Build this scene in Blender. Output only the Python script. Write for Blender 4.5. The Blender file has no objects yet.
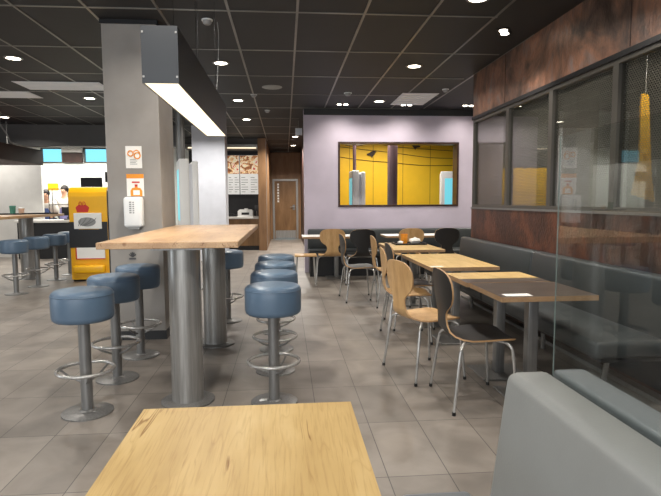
import bpy, bmesh, math, random
from mathutils import Vector, Matrix
random.seed(7)
C = bpy.context.scene.collection
R = math.radians
PI = math.pi

# ------------------------------------------------------------------ materials
def lin(c):
    out = []
    for v in c:
        v = v / 255.0
        out.append(v / 12.92 if v <= .04045 else ((v + .055) / 1.055) ** 2.4)
    return (*out, 1.0)

def base_mat(name):
    m = bpy.data.materials.new(name); m.use_nodes = True
    nt = m.node_tree
    b = nt.nodes['Principled BSDF']
    return m, nt, b

def N(nt, kind, **kw):
    n = nt.nodes.new(kind)
    for k, v in kw.items():
        setattr(n, k, v)
    return n

def ramp(nt, stops):
    n = nt.nodes.new('ShaderNodeValToRGB')
    el = n.color_ramp.elements
    while len(el) < len(stops): el.new(.5)
    for e, (p, c) in zip(el, stops):
        e.position = p; e.color = c
    return n

def coords(nt, scale=(1, 1, 1), loc=(0, 0, 0), rot=(0, 0, 0)):
    t = N(nt, 'ShaderNodeTexCoord'); mp = N(nt, 'ShaderNodeMapping')
    mp.inputs['Scale'].default_value = scale
    mp.inputs['Location'].default_value = loc
    mp.inputs['Rotation'].default_value = rot
    nt.links.new(t.outputs['Object'], mp.inputs['Vector'])
    return mp.outputs['Vector']

def plain(name, col, rough=.5, metal=0., spec=.5, var=.06, vscale=6., bump=0., bscale=60.):
    """one colour with a faint cloudy variation and an optional fine grain"""
    m, nt, b = base_mat(name)
    b.inputs['Roughness'].default_value = rough
    b.inputs['Metallic'].default_value = metal
    b.inputs['Specular IOR Level'].default_value = spec
    c = lin(col)
    v = coords(nt)
    nz = N(nt, 'ShaderNodeTexNoise'); nz.inputs['Scale'].default_value = vscale; nz.inputs['Detail'].default_value = 5
    nt.links.new(v, nz.inputs['Vector'])
    lo = (*[x * (1 - var) for x in c[:3]], 1); hi = (*[min(1, x * (1 + var)) for x in c[:3]], 1)
    rp = ramp(nt, [(.3, lo), (.7, hi)])
    nt.links.new(nz.outputs['Fac'], rp.inputs['Fac'])
    nt.links.new(rp.outputs['Color'], b.inputs['Base Color'])
    if bump:
        n2 = N(nt, 'ShaderNodeTexNoise'); n2.inputs['Scale'].default_value = bscale; n2.inputs['Detail'].default_value = 4
        nt.links.new(v, n2.inputs['Vector'])
        bp = N(nt, 'ShaderNodeBump'); bp.inputs['Strength'].default_value = bump; bp.inputs['Distance'].default_value = .01
        nt.links.new(n2.outputs['Fac'], bp.inputs['Height']); nt.links.new(bp.outputs['Normal'], b.inputs['Normal'])
    return m

def wood(name, dark, mid, light, axis=1, fine=1., rough=.45, knots=True, spec=.4):
    """long-grained laminate or veneer, grain along the given axis: soft bands, fine pores, thin wandering grain lines, a few knots"""
    m, nt, b = base_mat(name)
    b.inputs['Roughness'].default_value = rough
    b.inputs['Specular IOR Level'].default_value = spec
    def noise(across, along, scale, detail, dist=0., loc=(0, 0, 0)):
        q = [across * fine] * 3; q[axis] = along * fine
        n = N(nt, 'ShaderNodeTexNoise'); n.inputs['Scale'].default_value = scale; n.inputs['Detail'].default_value = detail; n.inputs['Distortion'].default_value = dist
        nt.links.new(coords(nt, tuple(q), loc), n.inputs['Vector']); return n.outputs['Fac']
    def mul(a, bb, f):
        mx = N(nt, 'ShaderNodeMixRGB', blend_type='MULTIPLY'); mx.inputs['Fac'].default_value = f
        nt.links.new(a, mx.inputs['Color1']); nt.links.new(bb, mx.inputs['Color2']); return mx.outputs['Color']
    r1 = ramp(nt, [(.25, lin(dark)), (.5, lin(mid)), (.75, lin(light))])
    nt.links.new(noise(7, 1.6, 1.5, 5, .3), r1.inputs['Fac'])
    out = r1.outputs['Color']
    r2 = ramp(nt, [(.34, (.78, .72, .64, 1)), (.50, (1, 1, 1, 1))])
    nt.links.new(noise(150, 7, 1., 3), r2.inputs['Fac'])
    out = mul(out, r2.outputs['Color'], .55)
    # thin grain lines: contours of a stretched noise
    nz = noise(9, .8, 1.3, 2, .25, (1.3, .2, .7))
    m1 = N(nt, 'ShaderNodeMath', operation='MULTIPLY'); m1.inputs[1].default_value = 9.; nt.links.new(nz, m1.inputs[0])
    m2 = N(nt, 'ShaderNodeMath', operation='FRACT'); nt.links.new(m1.outputs[0], m2.inputs[0])
    r3 = ramp(nt, [(.0, (.70, .60, .48, 1)), (.07, (1, 1, 1, 1)), (.9, (1, 1, 1, 1)), (1., (.86, .80, .72, 1))]); nt.links.new(m2.outputs[0], r3.inputs['Fac'])
    out = mul(out, r3.outputs['Color'], .42)
    if knots:
        # short dark cracks where two noises meet, and round knots
        nc = noise(16, 1.1, 1.4, 2, .2, (4.1, 2.2, 1.9)); gate = noise(4, 3, 1.2, 2, 0, (7.7, 5.1, 2.2))
        m3 = N(nt, 'ShaderNodeMath', operation='SUBTRACT'); m3.inputs[1].default_value = .52; nt.links.new(nc, m3.inputs[0])
        m4 = N(nt, 'ShaderNodeMath', operation='ABSOLUTE'); nt.links.new(m3.outputs[0], m4.inputs[0])
        rg = ramp(nt, [(.54, (0, 0, 0, 1)), (.60, (1, 1, 1, 1))]); nt.links.new(gate, rg.inputs['Fac'])
        rc = ramp(nt, [(.004, (.48, .36, .22, 1)), (.014, (1, 1, 1, 1))]); nt.links.new(m4.outputs[0], rc.inputs['Fac'])
        mx = N(nt, 'ShaderNodeMixRGB', blend_type='MULTIPLY'); nt.links.new(rg.outputs['Color'], mx.inputs['Fac'])
        nt.links.new(out, mx.inputs['Color1']); nt.links.new(rc.outputs['Color'], mx.inputs['Color2']); out = mx.outputs['Color']
        q = [8.] * 3; q[axis] = 5.5
        vo = N(nt, 'ShaderNodeTexVoronoi'); vo.inputs['Scale'].default_value = .62
        nt.links.new(coords(nt, tuple(q), (3.1, 1.7, .4)), vo.inputs['Vector'])
        r4 = ramp(nt, [(.03, (.40, .27, .15, 1)), (.085, (1, 1, 1, 1))]); nt.links.new(vo.outputs['Distance'], r4.inputs['Fac'])
        out = mul(out, r4.outputs['Color'], .75)
    nt.links.new(out, b.inputs['Base Color'])
    return m

def emit(name, col, strength):
    m, nt, b = base_mat(name)
    b.inputs['Base Color'].default_value = lin(col)
    b.inputs['Emission Color'].default_value = lin(col)
    b.inputs['Emission Strength'].default_value = strength
    return m

def glass(name, tint=(1, 1, 1), refl=1.0):
    m, nt, b = base_mat(name)
    nt.nodes.remove(b)
    o = nt.nodes['Material Output']
    tr = N(nt, 'ShaderNodeBsdfTransparent'); tr.inputs['Color'].default_value = (*tint, 1)
    gl = N(nt, 'ShaderNodeBsdfGlossy'); gl.inputs['Roughness'].default_value = .0
    lw = N(nt, 'ShaderNodeLayerWeight'); lw.inputs['Blend'].default_value = .5     # Schlick reflectance of a thin sheet
    pw = N(nt, 'ShaderNodeMath', operation='POWER'); pw.inputs[1].default_value = 5
    mu = N(nt, 'ShaderNodeMath', operation='MULTIPLY_ADD'); mu.inputs[1].default_value = .92; mu.inputs[2].default_value = .04 * refl; mu.use_clamp = True
    mx = N(nt, 'ShaderNodeMixShader')
    nt.links.new(lw.outputs['Facing'], pw.inputs[0]); nt.links.new(pw.outputs[0], mu.inputs[0]); nt.links.new(mu.outputs[0], mx.inputs['Fac'])
    nt.links.new(tr.outputs['BSDF'], mx.inputs[1]); nt.links.new(gl.outputs['BSDF'], mx.inputs[2])
    nt.links.new(mx.outputs['Shader'], o.inputs['Surface'])
    return m

def perforated(name, col, pitch, hole):
    """metal mesh: staggered round holes punched through a grey sheet that stands in a plane of constant X"""
    m, nt, b = base_mat(name)
    o = nt.nodes['Material Output']
    b.inputs['Base Color'].default_value = lin(col); b.inputs['Roughness'].default_value = .45; b.inputs['Metallic'].default_value = .0
    t = N(nt, 'ShaderNodeTexCoord'); sp = N(nt, 'ShaderNodeSeparateXYZ'); nt.links.new(t.outputs['Object'], sp.inputs[0])
    def M(op, a, bb=None):
        n = N(nt, 'ShaderNodeMath', operation=op)
        for i, s in enumerate((a, bb)):
            if s is None: continue
            if isinstance(s, (int, float)): n.inputs[i].default_value = s
            else: nt.links.new(s, n.inputs[i])
        return n.outputs[0]
    vv = M('MULTIPLY', sp.outputs['Z'], 1 / (pitch * .62))
    row = M('FLOOR', vv)
    uu = M('ADD', M('MULTIPLY', sp.outputs['Y'], 1 / pitch), M('MULTIPLY', row, .5))
    du = M('SUBTRACT', M('FRACT', uu), .5); dv = M('SUBTRACT', M('FRACT', vv), .5)
    d = M('ADD', M('MULTIPLY', du, du), M('MULTIPLY', dv, dv))
    hl = M('LESS_THAN', d, hole * hole)
    tr = N(nt, 'ShaderNodeBsdfTransparent'); mx = N(nt, 'ShaderNodeMixShader')
    nt.links.new(hl, mx.inputs['Fac']); nt.links.new(b.outputs['BSDF'], mx.inputs[1]); nt.links.new(tr.outputs['BSDF'], mx.inputs[2])
    nt.links.new(mx.outputs['Shader'], o.inputs['Surface'])
    return m

def tile_floor():
    m, nt, b = base_mat('floor_tiles')
    v = coords(nt, (1, 1, 1), (-.473, -.529, 0))
    br = N(nt, 'ShaderNodeTexBrick', offset=0., squash=1.)
    br.inputs['Scale'].default_value = 1.
    br.inputs['Brick Width'].default_value = .2965; br.inputs['Row Height'].default_value = .625
    br.inputs['Mortar Size'].default_value = .0024; br.inputs['Mortar Smooth'].default_value = .1
    br.inputs['Color1'].default_value = lin((140, 132, 124)); br.inputs['Color2'].default_value = lin((123, 116, 109))
    br.inputs['Mortar'].default_value = lin((70, 67, 64))
    nt.links.new(v, br.inputs['Vector'])
    nz = N(nt, 'ShaderNodeTexNoise'); nz.inputs['Scale'].default_value = 3.6; nz.inputs['Detail'].default_value = 6; nz.inputs['Distortion'].default_value = .6
    nt.links.new(v, nz.inputs['Vector'])
    rp = ramp(nt, [(.3, (.68, .67, .66, 1)), (.7, (1.10, 1.09, 1.08, 1))]); nt.links.new(nz.outputs['Fac'], rp.inputs['Fac'])
    mx = N(nt, 'ShaderNodeMixRGB', blend_type='MULTIPLY'); mx.inputs['Fac'].default_value = 1
    nt.links.new(br.outputs['Color'], mx.inputs['Color1']); nt.links.new(rp.outputs['Color'], mx.inputs['Color2'])
    nt.links.new(mx.outputs['Color'], b.inputs['Base Color'])
    b.inputs['Roughness'].default_value = .38; b.inputs['Specular IOR Level'].default_value = .45
    return m

def copper(name, stops, met):
    m, nt, b = base_mat(name)
    v = coords(nt, (1, 1.1, .8))
    n1 = N(nt, 'ShaderNodeTexNoise'); n1.inputs['Scale'].default_value = 1.7; n1.inputs['Detail'].default_value = 9; n1.inputs['Roughness'].default_value = .65; n1.inputs['Distortion'].default_value = 1.0
    nt.links.new(v, n1.inputs['Vector'])
    r1 = ramp(nt, [(p_, lin(c_)) for p_, c_ in stops])
    nt.links.new(n1.outputs['Fac'], r1.inputs['Fac'])
    v2 = coords(nt, (2, 4, 2.2))
    n2 = N(nt, 'ShaderNodeTexNoise'); n2.inputs['Scale'].default_value = 2.; n2.inputs['Detail'].default_value = 6
    nt.links.new(v2, n2.inputs['Vector'])
    r2 = ramp(nt, [(.34, (.45, .43, .42, 1)), (.58, (1, 1, 1, 1))]); nt.links.new(n2.outputs['Fac'], r2.inputs['Fac'])
    mx = N(nt, 'ShaderNodeMixRGB', blend_type='MULTIPLY'); mx.inputs['Fac'].default_value = .8
    nt.links.new(r1.outputs['Color'], mx.inputs['Color1']); nt.links.new(r2.outputs['Color'], mx.inputs['Color2'])
    nt.links.new(mx.outputs['Color'], b.inputs['Base Color'])
    b.inputs['Roughness'].default_value = .42; b.inputs['Metallic'].default_value = met
    n3 = N(nt, 'ShaderNodeTexNoise'); n3.inputs['Scale'].default_value = 38; n3.inputs['Detail'].default_value = 3
    nt.links.new(v, n3.inputs['Vector'])
    bp = N(nt, 'ShaderNodeBump'); bp.inputs['Strength'].default_value = .35; bp.inputs['Distance'].default_value = .012
    nt.links.new(n3.outputs['Fac'], bp.inputs['Height']); nt.links.new(bp.outputs['Normal'], b.inputs['Normal'])
    return m

def brushed(name, col, rough=.36):
    m, nt, b = base_mat(name)
    b.inputs['Metallic'].default_value = .55; b.inputs['Roughness'].default_value = rough
    v = coords(nt, (40, 40, 2))
    nz = N(nt, 'ShaderNodeTexNoise'); nz.inputs['Scale'].default_value = 2; nz.inputs['Detail'].default_value = 4
    nt.links.new(v, nz.inputs['Vector'])
    c = lin(col); rp = ramp(nt, [(.25, (*[x * .78 for x in c[:3]], 1)), (.75, (*[min(1, x * 1.15) for x in c[:3]], 1))])
    nt.links.new(nz.outputs['Fac'], rp.inputs['Fac']); nt.links.new(rp.outputs['Color'], b.inputs['Base Color'])
    return m

def food_print(name, seed):
    """blurred printed food picture: warm browns, reds and creams"""
    m, nt, b = base_mat(name)
    v = coords(nt, (5, 5, 5), (seed, seed * 2.1, 0))
    vo = N(nt, 'ShaderNodeTexNoise'); vo.inputs['Scale'].default_value = 1.6; vo.inputs['Detail'].default_value = 4; vo.inputs['Distortion'].default_value = 1.2
    nt.links.new(v, vo.inputs['Vector'])
    rp = ramp(nt, [(.3, lin((86, 52, 34))), (.42, lin((168, 104, 58))), (.5, lin((224, 190, 140))), (.58, lin((236, 224, 204))), (.7, lin((176, 74, 48)))])
    nt.links.new(vo.outputs['Fac'], rp.inputs['Fac']); nt.links.new(rp.outputs['Color'], b.inputs['Base Color'])
    nt.links.new(rp.outputs['Color'], b.inputs['Emission Color']); b.inputs['Emission Strength'].default_value = .45
    b.inputs['Roughness'].default_value = .3
    return m

M = dict(
    floor=tile_floor(),
    ceiling=plain('ceiling_panel', (40, 41, 43), .6, spec=.3, var=.1, vscale=1.5),
    tbar=plain('grid_bar', (118, 116, 110), .35, metal=.5, var=.45, vscale=1.1),
    lavender=plain('lavender_plaster', (186, 176, 190), .7, var=.07, vscale=2.5, bump=.05, bscale=20),
    concrete=plain('grey_concrete', (143, 138, 132), .6, var=.10, vscale=3.5, bump=.06, bscale=25),
    greyboard=plain('pale_grey_board', (214, 216, 222), .6, var=.08, vscale=3),
    white_wall=plain('white_wall', (222, 226, 220), .6, var=.03),
    beige_wall=plain('pale_partition', (206, 203, 198), .55, var=.04),
    dark_wall=plain('dark_wall', (40, 40, 42), .6),
    bulkhead=plain('grey_bulkhead', (84, 84, 84), .6),
    canopy_brown=plain('brown_canopy_board', (66, 46, 40), .6, spec=.2),
    darkbrown=wood('dark_brown_wood', (40, 27, 24), (56, 37, 32), (70, 46, 39), 1, .8, .4, False),
    redwood=copper('dark_rusted_panel', [(.28, (44, 27, 22)), (.44, (76, 45, 34)), (.58, (112, 66, 46)), (.78, (84, 58, 48))], .1),
    copper=copper('rusted_copper', [(.28, (54, 40, 36)), (.42, (100, 78, 67)), (.54, (148, 106, 84)), (.64, (124, 112, 108)), (.78, (152, 122, 104))], .15),
    black=plain('black_plastic', (22, 22, 24), .45),
    blackmetal=plain('black_metal', (26, 26, 28), .4, metal=.3),
    frame=plain('bronze_frame', (92, 88, 82), .4, metal=.5, var=.03),
    yellow=plain('yellow_panel', (236, 186, 30), .55, var=.03),
    yellowgloss=plain('yellow_plastic', (240, 178, 8), .35, var=.02),
    oak=wood('oak_laminate', (182, 150, 95), (200, 169, 112), (213, 186, 132), 1, 1., .42),
    oak_bar=wood('oak_bar_top', (158, 122, 88), (180, 145, 108), (196, 163, 126), 1, .8, .33),
    oak_edge=wood('oak_edge', (140, 110, 80), (158, 128, 96), (172, 142, 110), 1, 1.2, .5, False),
    walnut_top=wood('dark_laminate', (66, 57, 51), (80, 70, 63), (94, 83, 75), 0, 1., .32, False),
    ply=wood('ply_veneer', (172, 134, 88), (192, 154, 106), (206, 170, 122), 2, 1., .4, False),
    ply_dark=plain('black_stained_ply', (30, 28, 27), .4, var=.1),
    ply_edge=plain('ply_edge', (176, 138, 96), .5),
    doorwood=wood('brown_door_veneer', (110, 80, 50), (130, 97, 63), (148, 114, 78), 2, .5, .45, False),
    wallwood=wood('brown_wall_veneer', (118, 88, 60), (140, 106, 74), (156, 120, 86), 2, .4, .45, False),
    leather_blue=plain('blue_grey_vinyl', (86, 106, 126), .38, var=.06, bump=.04, bscale=180),
    leather_dark=plain('dark_grey_vinyl', (54, 58, 59), .42, var=.07, bump=.05, bscale=150),
    leather_light=plain('light_grey_vinyl', (140, 142, 140), .45, var=.05, bump=.05, bscale=160),
    leather_mid=plain('mid_grey_vinyl', (112, 117, 122), .45, var=.05, bump=.05, bscale=160),
    steel=brushed('brushed_steel', (156, 154, 150), .34),
    steel_dark=brushed('satin_steel', (132, 131, 129), .4),
    chrome=brushed('chrome_tube', (190, 188, 184), .2),
    lamp_body=plain('charcoal_lamp_body', (44, 47, 51), .42, var=.03),
    lamp_panel=emit('lamp_panel', (255, 244, 216), 1.25),
    dl_panel=emit('downlight_panel', (255, 246, 226), 14.),
    white=plain('white_plastic', (232, 232, 230), .4, var=.02),
    paper=plain('paper', (240, 238, 232), .7, var=.02),
    orange=plain('orange_print', (236, 150, 40), .6),
    red=plain('red_print', (198, 44, 30), .5),
    grey_print=plain('grey_print', (150, 150, 148), .7),
    darkgrey_print=plain('dark_print', (70, 70, 72), .7),
    screen=emit('kiosk_screen', (110, 205, 222), .6),
    green=plain('green_plastic', (70, 130, 110), .5),
    pinkcup=plain('beige_paper_cup', (214, 176, 150), .6),
    glass=glass('clear_glass', (.93, .95, .94), 1.15),
    wglass=glass('window_glass', (.80, .80, .78), 1.6),
    glass_edge=plain('glass_edge', (112, 122, 118), .2),
    mesh=perforated('perforated_mesh', (140, 137, 130), .026, .37),
    menu_white=emit('menu_panel', (226, 226, 224), .32),
    skin=plain('skin', (204, 156, 128), .55, var=.02),
    hair=plain('dark_hair', (34, 26, 24), .6),
    shirt=plain('cream_shirt', (204, 198, 190), .8), apron=plain('blue_apron', (72, 92, 140), .8),
    shirt_violet=plain('violet_shirt', (128, 124, 168), .8), trousers=plain('dark_trousers', (40, 44, 54), .8),
    grout=plain('yellow_seam', (150, 112, 20), .7),
    birdblack=plain('bird_print', (52, 38, 26), .7),
    violet_column=plain('brown_violet_column', (96, 74, 78), .45),
    food_a=food_print('burger_print', 1.3), food_b=food_print('fries_print', 4.1),
    strip=emit('warm_strip', (255, 238, 205), 1.2),
)

# ------------------------------------------------------------------ mesh helpers
def bm_new(): return bmesh.new()

def add_box(bm, x0, x1, y0, y1, z0, z1, bev=0., seg=2, mat=0):
    r = bmesh.ops.create_cube(bm, size=1)
    vs = r['verts']
    for v in vs:
        v.co = Vector((x0 + (v.co.x + .5) * (x1 - x0), y0 + (v.co.y + .5) * (y1 - y0), z0 + (v.co.z + .5) * (z1 - z0)))
    fs = {f for v in vs for f in v.link_faces}
    for f in fs: f.material_index = mat
    if bev > 0:
        es = list({e for v in vs for e in v.link_edges})
        bmesh.ops.bevel(bm, geom=es, offset=bev, segments=seg, profile=.5, affect='EDGES')
    return vs

def add_lathe(bm, prof, cx=0, cy=0, seg=32, mat=0, sx=1., sy=1.):
    rings = []
    for r, z in prof:
        if r < 1e-5: rings.append([bm.verts.new((cx, cy, z))])
        else: rings.append([bm.verts.new((cx + sx * r * math.cos(2 * PI * k / seg), cy + sy * r * math.sin(2 * PI * k / seg), z)) for k in range(seg)])
    for a, b in zip(rings, rings[1:]):
        for k in range(seg):
            j = (k + 1) % seg
            try:
                if len(a) == 1 and len(b) == 1: continue
                if len(a) == 1: f = bm.faces.new((a[0], b[j], b[k]))
                elif len(b) == 1: f = bm.faces.new((a[k], a[j], b[0]))
                else: f = bm.faces.new((a[k], a[j], b[j], b[k]))
                f.material_index = mat
            except ValueError: pass

def add_cyl(bm, cx, cy, r, z0, z1, seg=28, mat=0):
    add_lathe(bm, [(0, z0), (r, z0), (r, z1), (0, z1)], cx, cy, seg, mat)

def catmull(pts, n=6, closed=False):
    P = [Vector(p) for p in pts]; out = []
    cnt = len(P)
    rng = range(cnt if closed else cnt - 1)
    for i in rng:
        p1, p2 = P[i], P[(i + 1) % cnt]
        p0 = P[i - 1] if (closed or i > 0) else p1 * 2 - p2
        p3 = P[(i + 2) % cnt] if (closed or i + 2 < cnt) else p2 * 2 - p1
        for k in range(n):
            t = k / n
            out.append(.5 * ((2 * p1) + (p2 - p0) * t + (2 * p0 - 5 * p1 + 4 * p2 - p3) * t * t + (3 * p1 - p0 - 3 * p2 + p3) * t ** 3))
    if not closed: out.append(P[-1])
    return out

def add_tube(bm, pts, r, seg=10, closed=False, mat=0):
    P = [Vector(p) for p in pts]; n = len(P); rings = []
    for i, p in enumerate(P):
        if closed: t = P[(i + 1) % n] - P[i - 1]
        else: t = P[min(i + 1, n - 1)] - P[max(i - 1, 0)]
        t.normalize()
        up = Vector((0, 0, 1)) if abs(t.z) < .95 else Vector((1, 0, 0))
        a = t.cross(up).normalized(); b = t.cross(a).normalized()
        rr = r[i] if isinstance(r, (list, tuple)) else r
        rings.append([bm.verts.new(p + a * (rr * math.cos(2 * PI * k / seg)) + b * (rr * math.sin(2 * PI * k / seg))) for k in range(seg)])
    rng = range(n if closed else n - 1)
    for i in rng:
        A, B = rings[i], rings[(i + 1) % n]
        off = 0
        if closed and i == n - 1:   # find the best rotation of the last ring
            off = min(range(seg), key=lambda o: (A[0].co - B[o].co).length)
        for k in range(seg):
            f = bm.faces.new((A[k], A[(k + 1) % seg], B[(k + 1 + off) % seg], B[(k + off) % seg])); f.material_index = mat
    if not closed:
        for rg in (rings[0], rings[-1]):
            f = bm.faces.new(rg); f.material_index = mat

def add_prism(bm, poly, axis, a0, a1, mat=0):
    """2D polygon extruded along an axis; poly in the two other axes' order"""
    def P(u, v, w):
        return {'x': (w, u, v), 'y': (u, w, v), 'z': (u, v, w)}[axis]
    A = [bm.verts.new(P(u, v, a0)) for u, v in poly]; B = [bm.verts.new(P(u, v, a1)) for u, v in poly]
    n = len(poly)
    fs = [bm.faces.new(A), bm.faces.new(B)]
    for k in range(n): fs.append(bm.faces.new((A[k], A[(k + 1) % n], B[(k + 1) % n], B[k])))
    for f in fs: f.material_index = mat

def obj(name, bm, mat, parent=None, smooth=False, angle=40):
    bmesh.ops.recalc_face_normals(bm, faces=bm.faces[:])
    me = bpy.data.meshes.new(name); bm.to_mesh(me); bm.free()
    for m in (mat if isinstance(mat, (list, tuple)) else [mat]): me.materials.append(m)
    if smooth:
        me.polygons.foreach_set('use_smooth', [True] * len(me.polygons))
        me.set_sharp_from_angle(angle=R(angle))
    o = bpy.data.objects.new(name, me); C.objects.link(o)
    if parent is not None: o.parent = parent
    return o

def boxobj(name, dims, mat, parent=None, bev=0., seg=2):
    bm = bm_new(); add_box(bm, *dims, bev, seg)
    return obj(name, bm, mat, parent, bev > 0)

def tag(o, label=None, cat=None, group=None, kind=None):
    if label: o['label'] = label
    if cat: o['category'] = cat
    if group: o['group'] = group
    if kind: o['kind'] = kind
    return o

def thing(name, label, cat, loc=(0, 0, 0), rz=0., group=None):
    o = bpy.data.objects.new(name, None); C.objects.link(o)
    o.location = loc; o.rotation_euler = (0, 0, rz); o.empty_display_size = .1
    return tag(o, label, cat, group)

def struct(name, bm, mat, parent=None, smooth=False):
    o = obj(name, bm, mat, parent, smooth)
    if parent is None: o['kind'] = 'structure'
    return o

def sbox(name, dims, mat, bev=0.):
    o = boxobj(name, dims, mat, None, bev); o['kind'] = 'structure'; return o

def dup(root, loc, rz=0., label=None, group=None):
    r = root.copy(); C.objects.link(r); r.location = loc; r.rotation_euler = (0, 0, rz)
    if label: r['label'] = label
    if group: r['group'] = group
    for ch in list(root.children):
        c = ch.copy(); C.objects.link(c); c.parent = r
        for g in list(ch.children):
            d = g.copy(); C.objects.link(d); d.parent = c
    return r

# ------------------------------------------------------------------ room constants
ZC = 2.955          # ceiling
BWY = 9.75          # back wall of the dining area
RX = 2.5            # right wall

# floor, ceiling
struct('floor', (lambda b: (add_box(b, -9, 7.5, -3.5, 19, -.08, 0), b)[1])(bm_new()), M['floor'])
bm = bm_new(); add_box(bm, -9, 7.5, -3.5, 15.1, ZC, ZC + .1); add_box(bm, -2.6, 7.5, 15.1, 19, ZC, ZC + .1); struct('ceiling', bm, M['ceiling'])
bm = bm_new()
xs = [.127 + .594 * k for k in range(-15, 5)]
ys = [4.84 + 1.205 * k for k in range(-3, 12)]
def xmax(y): return 2.44 if y > 5.3 else 1.93
for x in xs:
    add_box(bm, x - .011, x + .011, (-3.4 if x < 2.0 else 5.3), (9.6 if x > .3 else 18.2 if x > -.4 else 14.9), ZC - .006, ZC + .002)
for y in ys:
    x1 = xmax(y) if y < 9.7 else .3
    add_box(bm, -8.9 if y < 15 else -.4, x1, y - .011, y + .011, ZC - .007, ZC + .002)
struct('trim_1', bm, M['tbar'])

# lavender back wall with an opening
bm = bm_new()
WX0, WX1, WZ0, WZ1 = .968, 3.21, 1.196, 2.372
Y0, Y1 = BWY, BWY + .24
for d in ((.352, WX0, Y0, Y1, 0, ZC), (WX1, 4.05, Y0, Y1, 0, ZC), (WX0, WX1, Y0, Y1, 0, WZ0), (WX0, WX1, Y0, Y1, WZ1, ZC)):
    add_box(bm, *d)
struct('wall_back', bm, M['lavender'])
sbox('trim_2', (.352, 4.05, Y0 - .03, Y0 - .001, ZC - .11, ZC - .001), M['dark_wall'])
bm = bm_new()     # dark frame lining the opening
f = .035
add_box(bm, WX0, WX1, Y0 - .012, Y1, WZ0, WZ0 + f); add_box(bm, WX0, WX1, Y0 - .012, Y1, WZ1 - f, WZ1)
add_box(bm, WX0, WX0 + f, Y0 - .012, Y1, WZ0 + f, WZ1 - f); add_box(bm, WX1 - f, WX1, Y0 - .012, Y1, WZ0 + f, WZ1 - f)
struct('window_1', bm, M['darkbrown'])

# play room behind the opening
bm = bm_new()
add_box(bm, .62, 6.5, 12.4, 12.5, 0, ZC, mat=0)
for x in (1.5, 2.05, 2.75, 3.4, 4.1):
    add_box(bm, x - .006, x + .006, 12.397, 12.401, .2, ZC, mat=1)
struct('wall_far', bm, [M['yellow'], M['grout']])
sbox('wall_corridor', (.54, .62, Y1, 18.5, 0, ZC), M['darkbrown'])  # dark wood colour stands in for the shade on this wall
sbox('wall_side', (6.5, 6.6, -2, 12.5, 0, ZC), M['bulkhead'])
def wire(name, pts, label):
    b = bm_new(); add_tube(b, catmull(pts, 8), .006, 6)
    tag(obj(name, b, M['birdblack']), label, 'wall drawing', 'wires drawn on the yellow wall')
def onwall(px, py, Yw=12.39):
    return ((px - 285) / 534.4 * Yw, Yw, 1.31 + (201 - py) / 534.4 * Yw)
wire('wire_picture', [onwall(*p) for p in ((334, 143), (352, 147), (375, 145), (400, 148), (462, 152))], 'topmost thin dark wire sagging across the yellow wall')
wire('wire_picture', [onwall(*p) for p in ((334, 147), (360, 150), (390, 153), (430, 158), (462, 159))], 'middle thin dark wire drawn under the birds on yellow wall')
wire('wire_picture', [onwall(*p) for p in ((334, 157), (365, 161), (390, 163), (425, 166), (462, 166))], 'lowest thin dark wire drawn on the yellow wall')
def bird(px, py, label, flip):
    b = bm_new()
    shape = [(-.22, .02), (-.12, .05), (-.02, .12), (.08, .15), (.14, .13), (.22, .10), (.15, .08), (.12, .0), (.04, -.08), (.0, -.16), (-.03, -.08), (-.10, -.05), (-.20, -.04)]
    add_prism(b, [(u * flip * .55, v * .55) for u, v in shape], 'y', -.004, .004)
    o = obj('bird_picture', b, M['birdblack']); o.location = onwall(px, py, 12.374)
    tag(o, label, 'wall drawing', 'birds printed on the yellow wall')
bird(372, 155, 'dark bird silhouette standing on the middle wire of the yellow wall', 1)
bird(416, 147, 'small dark bird silhouette perched on the topmost wire', -1)
bm = bm_new(); add_cyl(bm, 2.262, 11.2, .105, 0, ZC - .002, 32)
tag(obj('round_post', bm, M['violet_column'], smooth=True), 'round brown-violet post in the middle of the yellow room opening', 'post')
bm = bm_new(); add_cyl(bm, 1.47, 11.3, .035, 1.93, ZC - .002, 16)
tag(obj('thin_pole', bm, M['violet_column'], smooth=True), 'thin brown pole above the white kiosk in the yellow room', 'pole')

# right wall: brown wainscot, window band, copper above
RY0, RY1 = -.5, 7.03
bm = bm_new(); add_box(bm, RX, RX + .12, RY0, RY1, 0, 1.195); struct('wall_right', bm, M['redwood'])
sbox('trim_3', (RX - .012, RX + .06, RY0, RY1, 1.195, 1.215), M['steel_dark'])
bm = bm_new(); add_box(bm, RX, RX + .12, RY0, RY1 + .0, 2.40, ZC)
for y in (6.0, 3.78, 2.2):
    add_box(bm, RX - .003, RX + .01, y - .004, y + .004, 2.41, ZC, mat=1)
struct('wall_right_upper', bm, [M['copper'], M['darkbrown']])
sbox('trim_4', (RX - .015, RX + .12, RY0, RY1, 2.36, 2.40), M['blackmetal'])
mull = [RY1, 5.93, 4.94, 3.945, 2.95, 1.95]
for i in range(5):
    b0, a0 = mull[i], mull[i + 1]
    bm = bm_new(); w = .035
    add_box(bm, RX + .005, RX + .075, a0, b0, 1.215, 1.215 + w); add_box(bm, RX + .005, RX + .075, a0, b0, 2.36 - w, 2.36)
    add_box(bm, RX + .005, RX + .075, a0, a0 + w, 1.215 + w, 2.36 - w); add_box(bm, RX + .005, RX + .075, b0 - w, b0, 1.215 + w, 2.36 - w)
    wf = struct('window_%d' % (i + 2), bm, M['frame'])
    boxobj('pane', (RX + .03, RX + .036, a0 + w, b0 - w, 1.215 + w, 2.36 - w), M['wglass'], wf)
    boxobj('mesh_screen', (RX + .060, RX + .0615, a0 + w, b0 - w, 1.215 + w, 2.36 - w), M['mesh'], wf)

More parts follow.
